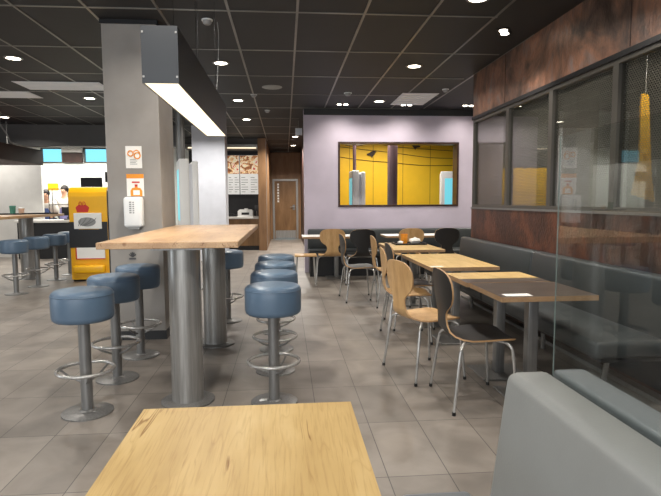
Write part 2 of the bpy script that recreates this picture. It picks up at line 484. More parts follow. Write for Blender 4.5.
# room behind the right windows
sbox('wall_yellow', (4.05, 5.0, Y0, Y1, 0, 1.9), M['yellow'])
sbox('wall_yellow_upper', (4.05, 5.0, Y0, Y1, 1.9, ZC), M['bulkhead'])
sbox('wall_grey', (5.0, 6.5, Y0, Y1, 0, ZC), M['greyboard'])
bm = bm_new(); add_box(bm, 4.42, 4.78, 7.9, 8.3, 0, ZC - .002, .01); o = obj('square_pillar', bm, M['concrete'])
o['kind'] = 'structure'; o.name = 'pillar_right'
t = thing('serving_shelf', 'pale long shelf seen through the mesh windows', 'shelf', (0, 0, 0))
boxobj('shelf_board', (4.3, 5.9, 5.4, 5.75, 1.55, 1.60), M['beige_wall'], t)
for x in (4.35, 5.85): boxobj('leg', (x - .03, x + .03, 5.5, 5.6, 0, 1.55), M['bulkhead'], t)
t = thing('buffet_counter', 'pale topped low counter behind the mesh windows', 'counter', (0, 0, 0))
boxobj('counter_body', (3.7, 6.2, 6.9, 7.5, 0, 1.0), M['bulkhead'], t)
boxobj('counter_top', (3.65, 6.25, 6.85, 7.55, 1.0, 1.06), M['oak_bar'], t)
bm = bm_new()
add_prism(bm, [(-.05, .75), (.03, .75), (.09, .0), (.14, -.30), (-.10, -.22), (-.04, .1)], 'y', -.012, .012)
o = obj('yellow_pennant', bm, M['yellowgloss']); o.location = (3.52, 5.05, 1.58)
tag(o, 'narrow yellow hanging pennant behind the mesh windows', 'pennant')
bm = bm_new(); add_tube(bm, [(3.52, 5.05, 2.32), (3.52, 5.05, ZC - .002)], .004, 6); obj('cord', bm, M['grey_print'], o)
bpy.context.view_layer.update(); o.children[0].matrix_parent_inverse = o.matrix_world.inverted()

# concrete pillar
PX0, PX1, PY0, PY1 = -1.638, -1.150, 5.14, 5.75
bm = bm_new(); add_box(bm, PX0, PX1, PY0, PY1, 0, ZC - .001, .004)
struct('pillar', bm, M['concrete'])
bm = bm_new()
add_box(bm, PX0 - .008, PX1 + .008, PY0 - .008, PY1 + .008, 0, .085); struct('baseboard_pillar', bm, M['black'])
bm = bm_new()
for d in ((PX0 - .012, PX1 + .012, PY0 - .012, PY0, 2.915, ZC - .001), (PX1, PX1 + .012, PY0, PY1, 2.915, ZC - .001), (PX0 - .012, PX0, PY0, PY1, 2.915, ZC - .001)): add_box(bm, *d)
struct('trim_5', bm, M['blackmetal'])

# grey board column further back, dark steel column
sbox('pillar_grey', (-2.01, -1.30, 12.0, 12.5, 0, ZC - .001), M['greyboard'])
bm = bm_new(); add_cyl(bm, -1.80, 9.6, .075, 0, ZC - .002, 24); add_cyl(bm, -1.98, 9.6, .06, 0, ZC - .002, 24)
struct('pillar_steel', bm, M['steel_dark'], smooth=True)

# menu counter recess
sbox('wall_menu', (-2.6, -.68, 15.0, 15.1, 0, ZC), M['dark_wall'])
sbox('pillar_wood', (-.70, -.49, 14.3, 15.1, 0, ZC - .001), M['wallwood'])
sbox('trim_6', (-.492, -.482, 14.32, 14.36, .02, ZC - .03), M['steel'])  # pale strip drawn for the warm light line on the pillar edge
sbox('wall_corridor_wood', (-.62, -.49, 15.1, 18.5, 0, ZC), M['wallwood'])
bm = bm_new()
add_box(bm, -.62, -.42, 18.5, 18.6, 0, ZC); add_box(bm, .45, .62, 18.5, 18.6, 0, ZC); add_box(bm, -.42, .45, 18.5, 18.6, 2.06, ZC)
struct('wall_end', bm, M['wallwood'])
bm = bm_new()
for d in ((-.42, -.35, 18.46, 18.6, 0, 2.06), (.38, .45, 18.46, 18.6, 0, 2.06), (-.35, .38, 18.46, 18.6, 1.99, 2.06)): add_box(bm, *d, .004)
dr = struct('door_1', bm, M['steel'])
boxobj('door_leaf', (-.35, .38, 18.50, 18.55, .01, 1.99), M['doorwood'], dr)
boxobj('kick_plate', (-.33, .36, 18.492, 18.50, .02, .30), M['steel'], dr)
bm = bm_new(); add_box(bm, .26, .34, 18.485, 18.50, 1.0, 1.18, .004); add_tube(bm, [(.30, 18.49, 1.1), (.30, 18.44, 1.1), (.18, 18.44, 1.1)], .012, 8)
obj('door_handle', bm, M['steel_dark'], dr)
bm = bm_new()
for k in range(7): add_box(bm, -.26, -.20, 18.494, 18.50, 1.27 + k * .095, 1.335 + k * .095)
obj('door_sign', bm, M['paper'], dr)
t = thing('menu_counter', 'wood-fronted counter with pale top below the menu boards', 'counter')
boxobj('counter_body', (-2.3, -.71, 14.42, 14.96, .12, .84), M['doorwood'], t)
boxobj('plinth', (-2.3, -.71, 14.46, 14.96, 0, .12), M['black'], t)
boxobj('counter_top', (-2.34, -.705, 14.36, 14.97, .84, .90), M['beige_wall'], t, .006)
def menu(x0, x1, mat, label):
    t = thing('menu_board', label, 'menu board', ((x0 + x1) / 2, 14.93, 0), 0, 'menu boards over the counter')
    w = (x1 - x0) / 2
    boxobj('board_panel', (-w, w, 0, .04, 1.50, 2.56), M['menu_white'], t)
    boxobj('food_picture', (-w + .005, w - .005, -.006, .001, 2.06, 2.555), mat, t)
    bm = bm_new()
    for r_ in range(7):
        for c_ in (0, 1):
            a = -w + .03 + c_ * w; add_box(bm, a, a + w * .72 * (1 if r_ % 3 else .6), -.003, .001, 1.56 + r_ * .065, 1.575 + r_ * .065)
    obj('printed_lines', bm, M['grey_print'], t)
menu(-1.56, -1.24, M['food_a'], 'narrower lit menu board with burger picture above the counter')
menu(-1.22, -.71, M['food_b'], 'wider lit menu board with food picture beside wood pillar')
t = thing('light_canopy', 'pale metal canopy with light strip above the menu boards', 'canopy')
boxobj('canopy_body', (-2.58, -.705, 14.35, 14.98, 2.68, 2.80), M['steel'], t)
boxobj('light_strip', (-2.5, -.74, 14.345, 14.37, 2.69, 2.72), M['strip'], t)
sbox('wall_menu_upper', (-2.6, -.70, 14.4, 15.0, 2.81, ZC), M['bulkhead'])
t = thing('counter_appliance', 'small white appliance with dark display on the menu counter', 'appliance', (-1.06, 14.55, .90))
bm = bm_new(); add_prism(bm, [(-.20, 0), (.20, 0), (.20, .15), (.15, .19), (-.15, .19), (-.20, .15)], 'y', -.12, .14); obj('housing', bm, M['white'], t)
boxobj('display', (-.10, .10, -.126, -.119, .05, .11), M['black'], t)
bm = bm_new(); add_cyl(bm, .02, .0, .05, .19, .22, 20); obj('lid_knob', bm, M['white'], t, True)
t = thing('payment_terminal', 'dark card terminal on stand beside the white appliance', 'card terminal', (-.765, 14.6, .90))
bm = bm_new(); add_cyl(bm, 0, 0, .05, 0, .012); add_cyl(bm, 0, 0, .012, .012, .16); obj('stand', bm, M['steel_dark'], t, True)
boxobj('terminal_screen', (-.05, .05, -.02, .02, .15, .30), M['darkgrey_print'], t, .006)
bm = bm_new()
add_box(bm, -.13, .13, -.10, .10, 0, .05, .008); add_box(bm, -.10, .05, -.08, .06, .05, .075)
o = obj('serving_tray_stack', bm, M['black']); o.location = (-1.42, 14.58, .90); tag(o, 'dark tray stack on the menu counter left of the white appliance', 'tray')

# ------------------------------------------------------------------ kitchen and serving side on the left
sbox('wall_left', (-8.6, -8.5, -3.5, 15.1, 0, ZC), M['beige_wall'])
sbox('wall_rear', (-9, 7.5, -3.5, -3.4, 0, ZC), M['concrete'])
bm = bm_new()
K0, K1 = 2.355, 2.755
ops = [(-6.46, -5.90), (-5.36, -4.60)]
add_box(bm, -8.5, -2.6, 15.0, 15.1, 0, K0); add_box(bm, -8.5, -2.6, 15.0, 15.1, K1, ZC)
xx = -8.5
for a, b in ops:
    add_box(bm, xx, a, 15.0, 15.1, K0, K1); xx = b
add_box(bm, xx, -2.6, 15.0, 15.1, K0, K1)
struct('wall_kitchen', bm, M['white_wall'])
boxes = []
for i, (a, b) in enumerate(ops):
    bm = bm_new(); w = .03
    add_box(bm, a, b, 14.98, 15.06, K0, K0 + w); add_box(bm, a, b, 14.98, 15.06, K1 - w, K1)
    add_box(bm, a, a + w, 14.98, 15.06, K0 + w, K1 - w); add_box(bm, b - w, b, 14.98, 15.06, K0 + w, K1 - w)
    wf = struct('window_%d' % (i + 8), bm, M['frame'])
    boxobj('pane', (a + w, b - w, 15.02, 15.026, K0 + w, K1 - w), M['glass'], wf)
bm = bm_new(); add_box(bm, -5.88, -5.38, 14.93, 14.98, 2.36, 2.62); struct('trim_7', bm, M['darkbrown'])
bm = bm_new(); add_box(bm, -5.90, -5.37, 14.90, 14.98, 2.63, 2.78); struct('trim_8', bm, M['beige_wall'])
sbox('beam', (-8.5, -2.3, 12.0, 12.35, 2.505, ZC), M['bulkhead'])
t = thing('steel_cabinet', 'tall pale grey cabinet against the white kitchen wall', 'cabinet', (-6.9, 14.72, 0))
boxobj('cabinet_body', (-.22, .22, -.18, .24, .05, 2.2), M['greyboard'], t, .006)
boxobj('door', (-.20, .20, -.2, -.18, .08, 2.15), M['white'], t); bm = bm_new(); add_tube(bm, [(.15, -.22, 1.0), (.15, -.22, 1.25)], .01, 8); obj('handle', bm, M['steel'], t)
boxobj('plinth', (-.2, .2, -.16, .24, 0, .05), M['black'], t)
o = sbox('wall_partition', (-8.5, -5.80, 13.42, 13.50, 0, 2.30), M['beige_wall'])
t = thing('brown_canopy', 'long dark brown box canopy hanging over the tall communal table', 'canopy')
boxobj('canopy_box', (-6.1, -5.2, 8.3, 12.15, 2.108, 2.42), M['canopy_brown'], t, .004)
for y in (8.8, 11.6):
    bm = bm_new(); add_tube(bm, [(-5.65, y, 2.42), (-5.65, y, ZC - .001)], .012, 8); obj('hanging_rod', bm, M['steel_dark'], t)
bm = bm_new(); add_tube(bm, catmull([(-5.13, 10.35, ZC - .001), (-5.15, 10.35, 2.75), (-5.06, 10.4, 2.55), (-5.0, 10.45, 2.40), (-4.75, 10.7, 2.36), (-4.6, 11.9, 2.50)], 8), .014, 8)
tag(obj('bent_conduit', bm, M['steel_dark'], smooth=True), 'thin bent grey conduit pipe running down from the ceiling by the brown canopy', 'pipe')
t = thing('serving_counter', 'black-fronted serving counter with pale top before the kitchen', 'counter')
boxobj('counter_body', (-6.15, -3.0, 12.86, 13.36, 0, .84), M['black'], t)
boxobj('counter_top', (-6.18, -2.98, 12.80, 13.40, .84, .90), M['beige_wall'], t, .006)
def monitor(x, z, w, h, y, label, tilt):
    t = thing('order_monitor', label, 'monitor', (x, y, .90), tilt, 'order monitors on the serving counter')
    z -= .90
    boxobj('display', (-w / 2, w / 2, -.02, .02, z, z + h), M['black'], t, .004)
    boxobj('screen', (-w / 2 + .015, w / 2 - .015, -.024, -.019, z + .015, z + h - .015), M['ceiling'], t)
    bm = bm_new(); add_tube(bm, [(0, .06, 0), (0, .06, z + h * .5), (0, .015, z + h * .5)], .015, 8); add_box(bm, -.09, .09, 0, .12, 0, .012); obj('stand', bm, M['steel_dark'], t)
    return t
monitor(-4.50, 1.66, .50, .22, 13.0, 'wide black order monitor on a stand above the yellow display stand', R(-6))
monitor(-4.09, 1.77, .30, .25, 13.18, 'smaller black order monitor on a stand, next to the concrete pillar', R(8))
t = thing('wire_rack', 'thin black wire rack on the serving counter behind the yellow stand', 'rack', (-5.30, 13.2, .90))
for zz in (.35, .72):
    bm = bm_new(); add_tube(bm, [(-.22, -.1, zz), (.22, -.1, zz), (.22, .1, zz), (-.22, .1, zz)], .009, 6, True); obj('shelf_ring', bm, M['blackmetal'], t)
for sx in (-.22, .22):
    for sy in (-.1, .1):
        bm = bm_new(); add_tube(bm, [(sx, sy, 0), (sx, sy, .73)], .008, 6); obj('post', bm, M['blackmetal'], t)
t = thing('till_terminal', 'black till screen standing on the serving counter', 'till', (-5.02, 12.98, .90))
boxobj('foot', (-.1, .1, -.08, .08, 0, .02), M['black'], t); boxobj('neck', (-.02, .02, -.02, .02, .02, .14), M['black'], t)
o = boxobj('screen', (-.17, .17, -.02, .02, .10, .30), M['black'], t, .005)
bm = bm_new(); add_box(bm, -.13, .13, -.025, .025, 0, .18, .008)
o = obj('yellow_sign', bm, M['yellowgloss']); o.location = (-6.07, 14.7, 1.62); tag(o, 'small yellow sign on the kitchen wall above the person in blue apron', 'sign')

def person(name, x, y, h, top, over, label, turn, bend):
    t = thing(name, label, 'person', (x, y, 0), turn)
    def skin_mesh(nm, verts, edges, radii, mat, root=0):
        me = bpy.data.meshes.new(nm); me.from_pydata(verts, edges, []); me.materials.append(mat)
        o = bpy.data.objects.new(nm, me); C.objects.link(o); o.parent = t
        md = o.modifiers.new('Skin', 'SKIN'); md.use_smooth_shade = True
        for v, r_ in zip(me.skin_vertices[0].data, radii): v.radius = (r_[0], r_[1]) if isinstance(r_, tuple) else (r_, r_)
        for i, v in enumerate(me.skin_vertices[0].data): v.use_root = (i == root)
        s = o.modifiers.new('Sub', 'SUBSURF'); s.levels = 2; s.render_levels = 2
        return o
    k = h / 1.72; b_ = bend
    V = [(0, 0, .93), (0, -.01 - b_ * .4, 1.15), (0, -b_, 1.36), (0, -b_ - .01, 1.46), (0, -b_ - .03, 1.54), (0, -b_ - .04, 1.62), (0, -b_ - .03, 1.69),
         (.10, 0, .88), (.11, -.02, .48), (.11, .02, .08), (.11, -.12, .03), (-.10, 0, .88), (-.11, -.02, .48), (-.11, .02, .08), (-.11, -.12, .03),
         (.18, -b_, 1.38), (.25, -b_ - .04, 1.10), (.16, -b_ - .27, 1.02), (.13, -b_ - .35, 1.02), (-.18, -b_, 1.38), (-.25, -b_ - .04, 1.10), (-.16, -b_ - .27, 1.02), (-.13, -b_ - .35, 1.02), (0, -b_ - .135, 1.60)]
    E = [(0, 1), (1, 2), (2, 3), (3, 4), (4, 5), (5, 6), (0, 7), (7, 8), (8, 9), (9, 10), (0, 11), (11, 12), (12, 13), (13, 14), (2, 15), (15, 16), (16, 17), (17, 18), (2, 19), (19, 20), (20, 21), (21, 22), (5, 23)]
    rad = [(.14, .11), (.13, .10), (.14, .10), .055, .07, .085, .06, .085, .055, .04, .035, .085, .055, .04, .035, .055, .042, .032, .03, .055, .042, .032, .03, .018]
    skin_mesh('body', [(a * k, b * k, c * k) for a, b, c in V], E, [tuple(q * k for q in r_) if isinstance(r_, tuple) else r_ * k for r_ in rad], M['skin'])
    SV = [V[i] for i in (0, 1, 2, 15, 16, 19, 20)]; SE = [(0, 1), (1, 2), (2, 3), (3, 4), (2, 5), (5, 6)]
    skin_mesh('shirt', [(a * k, b * k, c * k) for a, b, c in SV], SE, [(.175, .145), (.165, .14), (.18, .14), .095, .07, .095, .07], top)
    TV = [V[i] for i in (0, 7, 8, 9, 11, 12, 13)]; TE = [(0, 1), (1, 2), (2, 3), (0, 4), (4, 5), (5, 6)]
    skin_mesh('trousers', [(a * k, b * k, c * k) for a, b, c in TV], TE, [(.155, .125), .10, .075, .06, .10, .075, .06], M['trousers'])
    bm = bm_new(); add_lathe(bm, [(.155, .62), (.165, .9), (.150, 1.0), (.145, 1.16)], 0, -.025 - b_ * .3, 20, sx=1.02, sy=.9); obj('apron', bm, over, t, True)
    bm = bm_new(); r_ = bmesh.ops.create_uvsphere(bm, u_segments=18, v_segments=12, radius=.105 * k)
    for v in r_['verts']: v.co = Vector((v.co.x * .92, v.co.y * 1.05 - b_ + .0, v.co.z * 1.0 + 1.655 * k))
    cut = [v for v in bm.verts if v.co.z < 1.60 * k and v.co.y < -b_]
    bmesh.ops.delete(bm, geom=cut, context='VERTS'); obj('hair', bm, M['hair'], t, True)
    for s in (-1, 1):
        bm = bm_new(); r_ = bmesh.ops.create_uvsphere(bm, u_segments=8, v_segments=6, radius=.012)
        for v in r_['verts']: v.co += Vector((s * .033, -b_ - .118, 1.615 * k))
        obj('eye', bm, M['hair'], t)
person('person', -5.93, 13.98, 1.60, M['shirt'], M['apron'], 'person in cream top and blue apron standing behind the serving counter', R(12), .10)
person('person', -5.76, 14.70, 1.72, M['shirt'], M['shirt_violet'], 'dark-haired person in pale top and violet apron behind the serving counter', R(-10), .03)

# ------------------------------------------------------------------ bar stools
def make_stool():
    t = thing('bar_stool', 'x', 'bar stool')
    bm = bm_new(); add_lathe(bm, [(0, .588), (.145, .588), (.165, .591), (.176, .602), (.180, .622), (.181, .70), (.180, .742), (.176, .761), (.163, .773), (.13, .779), (.07, .781), (0, .782)], seg=40)
    s = obj('seat', bm, M['leather_blue'], t, True, 60)
    bm = bm_new(); add_tube(bm, [(.1795 * math.cos(a), .1795 * math.sin(a), .748) for a in [2 * PI * k / 40 for k in range(40)]], .003, 6, True); obj('piping', bm, M['leather_blue'], s, True)
    bm = bm_new(); add_cyl(bm, 0, 0, .035, .012, .585, 24); add_cyl(bm, 0, 0, .075, .577, .588, 24); obj('post', bm, M['steel_dark'], t, True)
    bm = bm_new(); add_tube(bm, [(.165 * math.cos(a), .165 * math.sin(a), .275) for a in [2 * PI * k / 36 for k in range(36)]], .011, 10, True)
    ring = obj('foot_ring', bm, M['chrome'], t, True)
    for k in range(3):
        a = R(-90 + 120 * k + 25)
        bm = bm_new(); add_tube(bm, [(.160 * math.cos(a), .160 * math.sin(a), .27), (.10 * math.cos(a), .10 * math.sin(a), .225), (.03 * math.cos(a), .03 * math.sin(a), .195)], .007, 8); obj('bracket', bm, M['steel_dark'], ring, True)
    bm = bm_new(); add_lathe(bm, [(0, 0), (.152, 0), (.152, .008), (.146, .012), (.05, .015), (.042, .024), (0, .024)], seg=40); obj('base_plate', bm, M['steel_dark'], t, True)
    return t
st0 = make_stool()
stools = [
    (-1.247, 3.36, 'blue-grey round bar stool on the aisle side of the tall oak table, end nearest the square oak table'),
    (-1.258, 4.00, 'blue-grey bar stool second along the pillar side of the tall oak table'),
    (-1.245, 4.60, 'blue-grey bar stool against the concrete pillar, half under the tall table'),
    (-.085, 3.42, 'first and fully visible bar stool in the row beside the tall table'),
    (-.090, 4.07, 'second bar stool in the overlapping row beside the tall table'),
    (-.092, 4.68, 'third bar stool in the overlapping row beside the tall table'),
    (-.095, 5.30, 'last bar stool in the overlapping row, furthest toward the menu counter'),
    (-.64, 5.86, 'lone bar stool behind the second steel leg of tall table'),
    (-3.86, 7.95, 'bar stool at the communal table corner, farthest from yellow stand'),
    (-3.86, 8.64, 'bar stool second from the communal table corner'),
    (-3.87, 9.33, 'bar stool third from the communal table corner, near yellow stand'),
    (-3.90, 10.0, 'bar stool mostly hidden behind the yellow stand'),
    (-4.92, 8.9, 'bar stool across the communal table, cut by the photo edge'),
]
stools[0] = (*stools[0][:2], 'blue-grey bar stool at the near left end of the tall oak table')
for i, (x, y, lab) in enumerate(stools):
    g = 'bar stools around the tall oak table' if i < 8 else 'bar stools at the communal table'
    if i == 0: st0.location = (x, y, 0); tag(st0, lab, None, g)
    else: dup(st0, (x, y, 0), R(37 * i % 360) if i not in (3,) else R(5), lab, g)

# ------------------------------------------------------------------ tall tables
t = thing('tall_table', 'tall oak-topped bar table on two thick steel columns under the pendant', 'bar table', (-.69, 3.3, 0))
bm = bm_new(); add_box(bm, -.445, .40, 0, 2.42, 1.025, 1.065, .003, 1); top = obj('tabletop', bm, M['oak_bar'], t)
for y in (.20, 1.62):
    bm = bm_new(); add_cyl(bm, .036, y, .102, .012, 1.012, 40); lg = obj('leg', bm, M['steel'], t, True)
    bm = bm_new(); add_lathe(bm, [(0, 0), (.172, 0), (.172, .01), (.16, .016), (0, .016)], .036, y, 40); obj('base_plate', bm, M['steel_dark'], lg, True)
    bm = bm_new(); add_box(bm, -.14, .17, y - .14, y + .14, 1.010, 1.025); obj('mounting_plate', bm, M['steel_dark'], lg)
t = thing('communal_table', 'tall pale oak communal table at the far left with trays on it', 'bar table', (-4.42, 7.8, 0))
boxobj('tabletop', (-.40, .40, 0, 2.35, 1.065, 1.105), M['oak_bar'], t, .003)
for y in (.35, 1.75):
    bm = bm_new(); add_cyl(bm, .0, y, .112, .012, 1.065, 32); lg = obj('leg', bm, M['steel'], t, True)
    bm = bm_new(); add_lathe(bm, [(0, 0), (.172, 0), (.172, .01), (.16, .016), (0, .016)], 0, y, 32); obj('base_plate', bm, M['steel_dark'], lg, True)
def tray(x, y, z, w, d, rz, label, group=None):
    b = bm_new()
    add_box(b, -w / 2, w / 2, -d / 2, d / 2, 0, .006)
    for q in ((-w / 2, w / 2, -d / 2, -d / 2 + .012), (-w / 2, w / 2, d / 2 - .012, d / 2), (-w / 2, -w / 2 + .012, -d / 2 + .012, d / 2 - .012), (w / 2 - .012, w / 2, -d / 2 + .012, d / 2 - .012)):
        add_box(b, *q, .004, .022)
    o = obj('serving_tray', b, M['black']); o.location = (x, y, z); o.rotation_euler.z = rz
    return tag(o, label, 'tray', group)
tray(-4.60, 9.45, 1.1055, .40, .30, .1, 'black tray with green and beige cups on the communal table', 'trays on the communal table')
tray(-4.22, 9.75, 1.1055, .38, .30, -.1, 'empty black tray on the communal table toward the yellow stand', 'trays on the communal table')
def cup(x, y, z, r, h, mat, label, lid=None):
    t = thing('drink_cup', label, 'cup', (x, y, z))
    bm = bm_new(); add_lathe(bm, [(0, 0), (r * .78, 0), (r, h), (r * .95, h), (r * .74, .006), (0, .006)], seg=24); obj('cup_body', bm, mat, t, True)
    if lid is not None:
        bm = bm_new(); add_lathe(bm, [(r * 1.06, h - .004), (r * 1.06, h + .006), (r * .9, h + .014), (0, h + .016)], seg=24); obj('lid', bm, lid, t, True)
    return t
cup(-4.60, 9.50, 1.112, .05, .13, M['green'], 'green cup on the black tray at the communal table', M['green'])
cup(-4.46, 9.50, 1.112, .048, .10, M['pinkcup'], 'beige paper cup beside the green cup', M['white'])
bm = bm_new(); add_box(bm, -.10, .10, -.03, .03, 0, .002); o = obj('paper_mat', bm, M['paper']); o.location = (-4.62, 9.38, 1.1125)
tag(o, 'white paper sheet on the tray with two cups', 'paper')

# ------------------------------------------------------------------ pendant lamp
t = thing('pendant_lamp', 'long charcoal box pendant with glowing underside above the tall oak table', 'pendant lamp', (-.635, 2.9, 0))
bm = bm_new()
x0, x1, L = -.093, .093, 2.3
add_box(bm, x0, x1, 0, .008, 1.922, 2.212); add_box(bm, x0, x1, L - .008, L, 1.922, 2.212)
add_box(bm, x0, x0 + .006, .008, L - .008, 1.922, 2.212); add_box(bm, x1 - .006, x1, .008, L - .008, 1.922, 2.212); add_box(bm, x0 + .006, x1 - .006, .008, L - .008, 2.204, 2.212)
obj('housing', bm, M['lamp_body'], t)
boxobj('diffuser', (x0 + .007, x1 - .007, .009, L - .009, 1.926, 1.936), M['lamp_panel'], t)
for y in (.75, 1.75):
    for x in (-.07, .07):
        bm = bm_new(); add_tube(bm, [(x, y, 2.21), (x, y, ZC - .001)], .0015, 6); obj('suspension_wire', bm, M['blackmetal'], t)
bm = bm_new()
for z in (1.955, 2.18):
    for x in (x0 + .008, x1 - .008):
        add_box(bm, x - .005, x + .005, -.003, .001, z - .005, z + .005)
obj('screw', bm, M['steel'], t)

# ------------------------------------------------------------------ dining tables
def dining_table(x, y, w, d, label, topmat, edge, posts, group='dining tables along the grey bench', inlay=None):
    t = thing('dining_table', label, 'dining table', (x, y, 0), 0, group)
    bm = bm_new(); add_box(bm, -w / 2, w / 2, -d / 2, d / 2, .688, .72)
    for f_ in bm.faces:
        f_.normal_update(); f_.material_index = 0 if abs(f_.normal.z) > .5 else 1
    tp = obj('tabletop', bm, [topmat, edge], t)
    for py_ in posts:
        bm = bm_new(); add_box(bm, -.035, .035, py_ - .035, py_ + .035, .012, .68, .006); lg = obj('leg', bm, M['steel_dark'], t, True)
        bm = bm_new(); add_box(bm, -.18, .18, py_ - .18, py_ + .18, 0, .012, .004, 1); obj('base_plate', bm, M['steel_dark'], lg)
        bm = bm_new(); add_box(bm, -.15, .15, py_ - .15, py_ + .15, .678, .688); obj('mounting_plate', bm, M['blackmetal'], lg)
    return t
dining_table(1.615, 3.39, .62, .56, 'small dark-topped table with a white leaflet, end of the row by the glass screen', M['walnut_top'], M['oak_edge'], [-.03])
ta = dining_table(1.60, 3.95, .62, .518, 'small table with half oak half dark top, abutting the dark one', M['walnut_top'], M['oak_edge'], [-.1])
bm = bm_new(); add_box(bm, -.31, .31, -.075, .259, .72, .7212); obj('oak_inlay', bm, M['oak'], ta)
dining_table(1.58, 5.16, .62, 1.2, 'long oak table between the tray table and the dark tables', M['oak'], M['oak_edge'], [-.33, .33])
dining_table(1.60, 6.80, .62, 1.1, 'oak table carrying the black tray with food wrappers', M['oak'], M['oak_edge'], [-.18, .30])
dining_table(.86, 9.05, 1.16, .6, 'pale table before the back bench, left of the two, behind wood chair', M['beige_wall'], M['oak_edge'], [0], 'tables at the back bench')
dining_table(2.25, 9.05, 1.16, .6, 'pale table before the back bench, right of the two, below the opening', M['beige_wall'], M['oak_edge'], [0], 'tables at the back bench')
def leaflet(x, y, rz, label):
    q = .8 if y < 4 else .55; b = bm_new(); add_box(b, -.105 * q, .105 * q, -.05 * q, .05 * q, 0, .0012, 0); o = obj('leaflet_or_glint', b, M['paper'])
    o.location = (x, y, .7205); o.rotation_euler.z = rz; tag(o, label, 'leaflet', 'white leaflets on tables')
leaflet(1.43, 3.175, .0, 'white leaflet on the dark table at its corner')
leaflet(1.34, 4.64, .05, 'white card put in for a glint on the long oak table')  # thin white sheet modelled in place of a glint on the tabletop
def crumple(x, y, z, s, mat, label, name='paper_wrapper'):
    b = bm_new(); r_ = bmesh.ops.create_icosphere(b, subdivisions=2, radius=1)
    for v in r_['verts']:
        q = 1 + random.uniform(-.22, .22); v.co = Vector((v.co.x * s[0] * q, v.co.y * s[1] * q, max(-.9, v.co.z) * s[2] * (q if v.co.z > 0 else 1) + s[2] * .9))
    o = obj(name, b, mat); o.location = (x, y, z); tag(o, label, 'napkin' if 'napkin' in name else 'wrapper', None if 'napkin' in name else 'wrappers on the tray')
crumple(-.16, 3.42, .001, (.03, .02, .012), M['paper'], 'small crumpled white napkin on the floor by the front bar stool', 'paper_napkin')
# near square table
t = thing('dining_table', 'near oak table cut by the bottom edge of the photo, knotty top', 'dining table', (-.112, 1.02, 0))
bm = bm_new(); add_box(bm, -.297, .297, -.5, .50, .688, .72)
for f_ in bm.faces:
    f_.normal_update(); f_.material_index = 0 if abs(f_.normal.z) > .5 else 1
obj('tabletop', bm, [M['oak'], M['oak_edge']], t)
bm = bm_new(); add_box(bm, -.04, .04, -.04, .04, .012, .688, .006); lg = obj('leg', bm, M['steel_dark'], t, True)
bm = bm_new(); add_box(bm, -.2, .2, -.2, .2, 0, .012, .004, 1); obj('base_plate', bm, M['steel_dark'], lg)

# tray and food on the far oak table
tray(1.66, 7.08, .7205, .42, .30, 0, 'black tray holding an orange cup and white wrappers')
cup(1.60, 7.10, .727, .05, .13, M['orange'], 'orange paper cup on the black tray', None)
crumple(1.74, 7.07, .729, (.075, .06, .045), M['paper'], 'crumpled white wrapper beside the orange cup')
crumple(1.53, 7.0, .729, (.04, .035, .025), M['paper'], 'small white crumpled napkin at the tray corner')
t = thing('fries_carton', 'yellow-tan food carton leaning behind the orange cup', 'carton', (1.60, 7.17, .727))
bm = bm_new(); add_prism(bm, [(-.035, 0), (.035, 0), (.05, .12), (0, .10), (-.05, .13)], 'y', -.02, .02); obj('carton_body', bm, M['oak'], t)

# ------------------------------------------------------------------ ply shell chairs
PATH = [(.228, .428, .12), (.222, .436, .155), (.20, .443, .185), (.15, .447, .202), (.08, .446, .207), (0, .442, .207), (-.07, .440, .20), (-.125, .445, .178), (-.165, .458, .148), (-.192, .482, .118),
        (-.208, .52, .098), (-.216, .56, .088), (-.222, .595, .092), (-.227, .62, .115), (-.231, .642, .148), (-.236, .67, .178), (-.244, .71, .198), (-.253, .755, .204), (-.262, .80, .198), (-.269, .833, .178), (-.274, .855, .145), (-.277, .868, .10), (-.278, .873, .05)]
SPLIT = 10
PATH = [(x if x > -.2 else -.2 + (x + .2) * .5, z, w_) for x, z, w_ in PATH]
def shell_rows(i0, i1):
    TH, NC = .011, 12
    P = [Vector((x, 0, z)) for x, z, w in PATH]
    bm = bm_new(); up, dn = [], []
    for i in range(i0, i1 + 1):
        a = P[max(0, i - 1)]; b = P[min(len(P) - 1, i + 1)]
        t = (b - a).normalized(); n = Vector((-t.z, 0, t.x)) * -1   # towards the sitter
        if n.z < 0 and i < 6: n = -n
        n = Vector((t.z, 0, -t.x)) if t.x > 0 else Vector((t.z, 0, -t.x))
        w = PATH[i][2]
        k = min(1, max(0, (i - 8) / 6))
        u_, d_ = [], []
        for c in range(NC + 1):
            s = -1 + 2 * c / NC; y = w * s
            dish = -.010 * (1 - s * s) * (1 - k)
            p = P[i] + Vector((k * .55 * y * y, y, dish))
            u_.append(bm.verts.new(p + n * TH * .5)); d_.append(bm.verts.new(p - n * TH * .5))
        up.append(u_); dn.append(d_)
    def F(vs, m):
        f = bm.faces.new(vs); f.material_index = m
    for r_ in range(len(up) - 1):
        for c in range(NC):
            F((up[r_][c], up[r_][c + 1], up[r_ + 1][c + 1], up[r_ + 1][c]), 0)
            F((dn[r_][c], dn[r_ + 1][c], dn[r_ + 1][c + 1], dn[r_][c + 1]), 0)
        F((up[r_][0], up[r_ + 1][0], dn[r_ + 1][0], dn[r_][0]), 1); F((up[r_][NC], dn[r_][NC], dn[r_ + 1][NC], up[r_ + 1][NC]), 1)
    for r_ in (0, len(up) - 1):
        for c in range(NC): F((up[r_][c], dn[r_][c], dn[r_][c + 1], up[r_][c + 1]), 1)
    return bm
